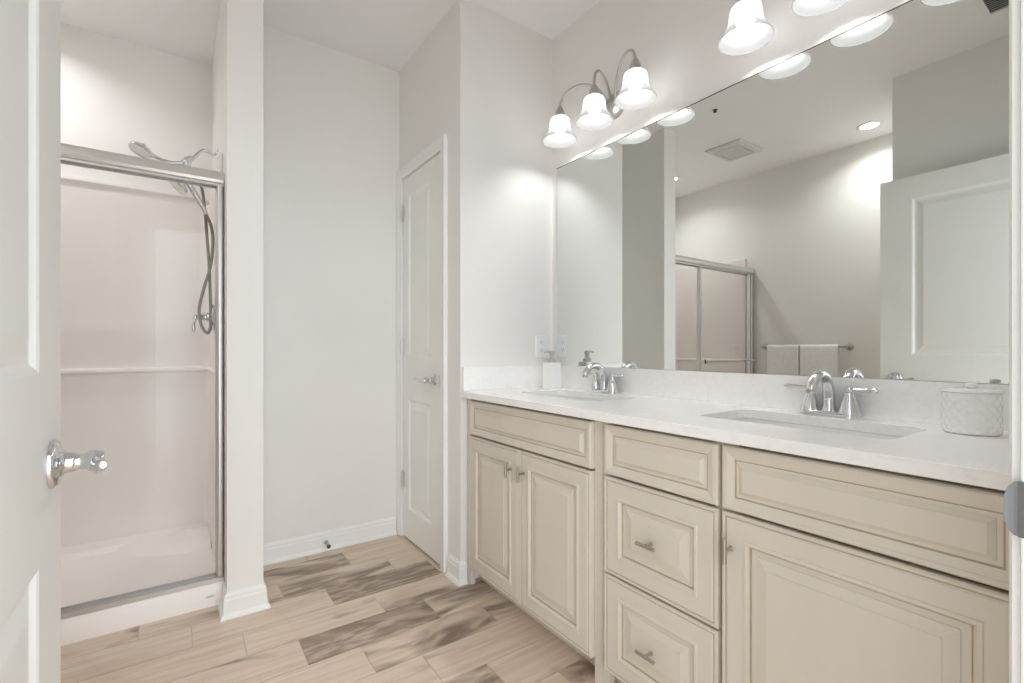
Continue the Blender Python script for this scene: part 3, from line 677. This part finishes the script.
# ------------------------------------------------------------ towel bar and towels on the left wall (seen in the mirror)
tb = thing('towel_bar', 'brushed nickel towel bar on the left wall beside the shower, seen in the mirror', 'towel bar', (XL, 1.91, 1.10))
bx = XL+.068; bz = 1.100
for y in (1.585, 2.245):
    obj('wall_post', lathe(BM(), [(.027, .0004), (.027, .004), (.020, .010), (.011, .016), (.010, .055), (.014, .060), (.014, .078), (.010, .082), (0, .083)], (XL, y, bz), (1, 0, 0), 28), M['brushed'], tb, 40)
obj('rail', tube(BM(), [(bx, 1.585, bz), (bx, 2.245, bz)], .0075, 16), M['brushed'], tb, 50)
def towel(y0, y1, label):
    bm = BM(); ro, ri = .0205, .0078; ny = 14
    def path(r_):
        P = [(bx+r_, .66)] if r_ == ro else [(bx+r_, .66)]
        P += [(bx+r_, z) for z in (.8, .95, 1.05)] + [(bx+r_*math.cos(a*PI/8), bz+r_*math.sin(a*PI/8)) for a in range(9)] + [(bx-r_, z) for z in (1.05, .95, .8, .72)]
        return P
    po, pi_ = path(ro), path(ri); cols = []
    for j in range(ny+1):
        y = y0+(y1-y0)*j/ny; wv_ = .0022*math.sin(j*1.7+y0*9)+.001*math.sin(j*3.1)
        e_ = 0 if 0 < j < ny else -.004
        cols.append(([bm.verts.new((x+(e_+wv_*min(1, max(0, (1.06-z)*3)))*(1 if x > bx else 0), y, z)) for x, z in po], [bm.verts.new((x, y, z)) for x, z in pi_]))
    for (a, b), (c, d) in zip(cols, cols[1:]):
        for k in range(len(po)-1):
            bm.faces.new((a[k], a[k+1], c[k+1], c[k])); bm.faces.new((b[k], b[k+1], d[k+1], d[k]))
        bm.faces.new((a[0], b[0], d[0], c[0])); bm.faces.new((a[-1], b[-1], d[-1], c[-1]))
    for a, b in (cols[0], cols[-1]):
        for k in range(len(po)-1): bm.faces.new((a[k], a[k+1], b[k+1], b[k]))
    tag(obj('hanging_towel', bm, M['towel'], smooth=60), label, 'towel', 'towels on the towel bar')
towel(1.938, 2.205, 'white towel on the bar on the shower side, seen in the mirror')
towel(1.640, 1.926, 'white towel on the bar on the entry-door side, seen in the mirror')

# ------------------------------------------------------------ ceiling fittings (seen in the mirror)
def recessed(x, y, label):
    root = thing('recessed_light', label, 'ceiling light', (x, y, CEIL), 'lit round ceiling lights')
    obj('trim_ring', lathe(BM(), [(.078, .0004), (.078, .003), (.072, .006), (.060, .007), (.054, .003), (.054, .0004)], (x, y, CEIL), (0, 0, -1), 40), M['plastic'], root, 40)
    obj('lens', lathe(BM(), [(.0535, .0006), (.0535, .003), (0, .003)], (x, y, CEIL), (0, 0, -1), 40), M['lens'], root, 40)
    a = bpy.data.lights.new('recessed_lamp', 'AREA'); a.shape = 'DISK'; a.size = .10; a.energy = RECESS_W; a.spread = 2.5; a.color = (.985, .985, 1)
    lo = bpy.data.objects.new('recessed_lamp', a); C.objects.link(lo); lo.location = (x, y, CEIL-.008); lo.visible_glossy = False
recessed(-.914, 1.36, 'lit round recessed ceiling light nearest the entry door, seen in the mirror')
recessed(-.66, 2.88, 'lit round recessed ceiling light over the shower, seen in the mirror')
# exhaust fan
ef = thing('exhaust_fan', 'square white exhaust fan grille on the ceiling, seen in the mirror', 'exhaust fan', (-.50, 2.16, CEIL))
bm = BM(); mp = lambda a, b, d: (a, b, CEIL-d)
R = [ring(bm, mp, -.685, -.335, 2.015, 2.315, i, d) for i, d in ((0, .0004), (0, .010), (.012, .020), (.045, .024), (.047, .017), (.055, .017), (.056, .022), (.08, .024))]
rings_fill(bm, R); bm.faces.new(R[0]); obj('grille_cover', bm, M['grille'], ef)
bm = BM()
for i in range(9): box(bm, -.625, -.395, 2.082+i*.0195, 2.087+i*.0195, CEIL-.0262, CEIL-.0242)
obj('louvres', bm, M['grille'], ef)
# air register
ar = thing('air_register', 'white louvred ceiling air register above the entry, seen in the mirror', 'air vent', (.08, .47, CEIL))
bm = BM()
for b in ((-.03, .25, .35, .375), (-.03, .25, .565, .59), (-.03, -.005, .375, .565), (.225, .25, .375, .565)): box(bm, b[0], b[1], b[2], b[3], CEIL-.008, CEIL-.0004)
obj('frame', bm, M['plastic'], ar)
bm = BM(); box(bm, -.005, .225, .375, .565, CEIL-.0012, CEIL-.0004); obj('duct_opening', bm, M['strike'], ar)
bm = BM()
for i in range(12):
    x = .003+i*.0185
    v = [bm.verts.new(p) for p in ((x, .376, CEIL-.0015), (x+.009, .376, CEIL-.009), (x+.011, .376, CEIL-.009), (x+.002, .376, CEIL-.0015))]
    u_ = [bm.verts.new((p.co.x, .564, p.co.z)) for p in v]
    for k in range(4): bm.faces.new((v[k], v[(k+1) % 4], u_[(k+1) % 4], u_[k]))
    bm.faces.new(v); bm.faces.new(u_)
obj('louvres', bm, M['plastic'], ar)
# sprinkler
sp_ = thing('fire_sprinkler', 'small round fire sprinkler on the ceiling, seen in the mirror above the faucets', 'sprinkler', (.228, 1.874, CEIL))
obj('escutcheon', lathe(BM(), [(.033, .0004), (.033, .002), (.026, .005), (.019, .005), (.018, .001)], (.228, 1.874, CEIL), (0, 0, -1), 28), M['plastic'], sp_, 40)
obj('nozzle', lathe(BM(), [(.0165, .0006), (.0165, .0016), (.006, .002), (.006, .014), (.012, .016), (.012, .018), (0, .018)], (.228, 1.874, CEIL), (0, 0, -1), 20), M['gap'], sp_, 40)
# door stop on the back baseboard
ds = thing('door_stop', 'small metal door stop on the baseboard of the back wall', 'door stop', (.652, YB-.013, .045))
obj('stem', lathe(BM(), [(.011, 0), (.011, .003), (.005, .006), (.005, .05)], (.652, YB-.0135, .045), (0, -1, -.08), 16), M['brushed'], ds, 40)
obj('tip', lathe(BM(), [(.009, 0), (.010, .003), (.010, .010), (.007, .013), (0, .013)], (.652, YB-.0635, .041), (0, -1, -.08), 16), M['strike'], ds, 40)
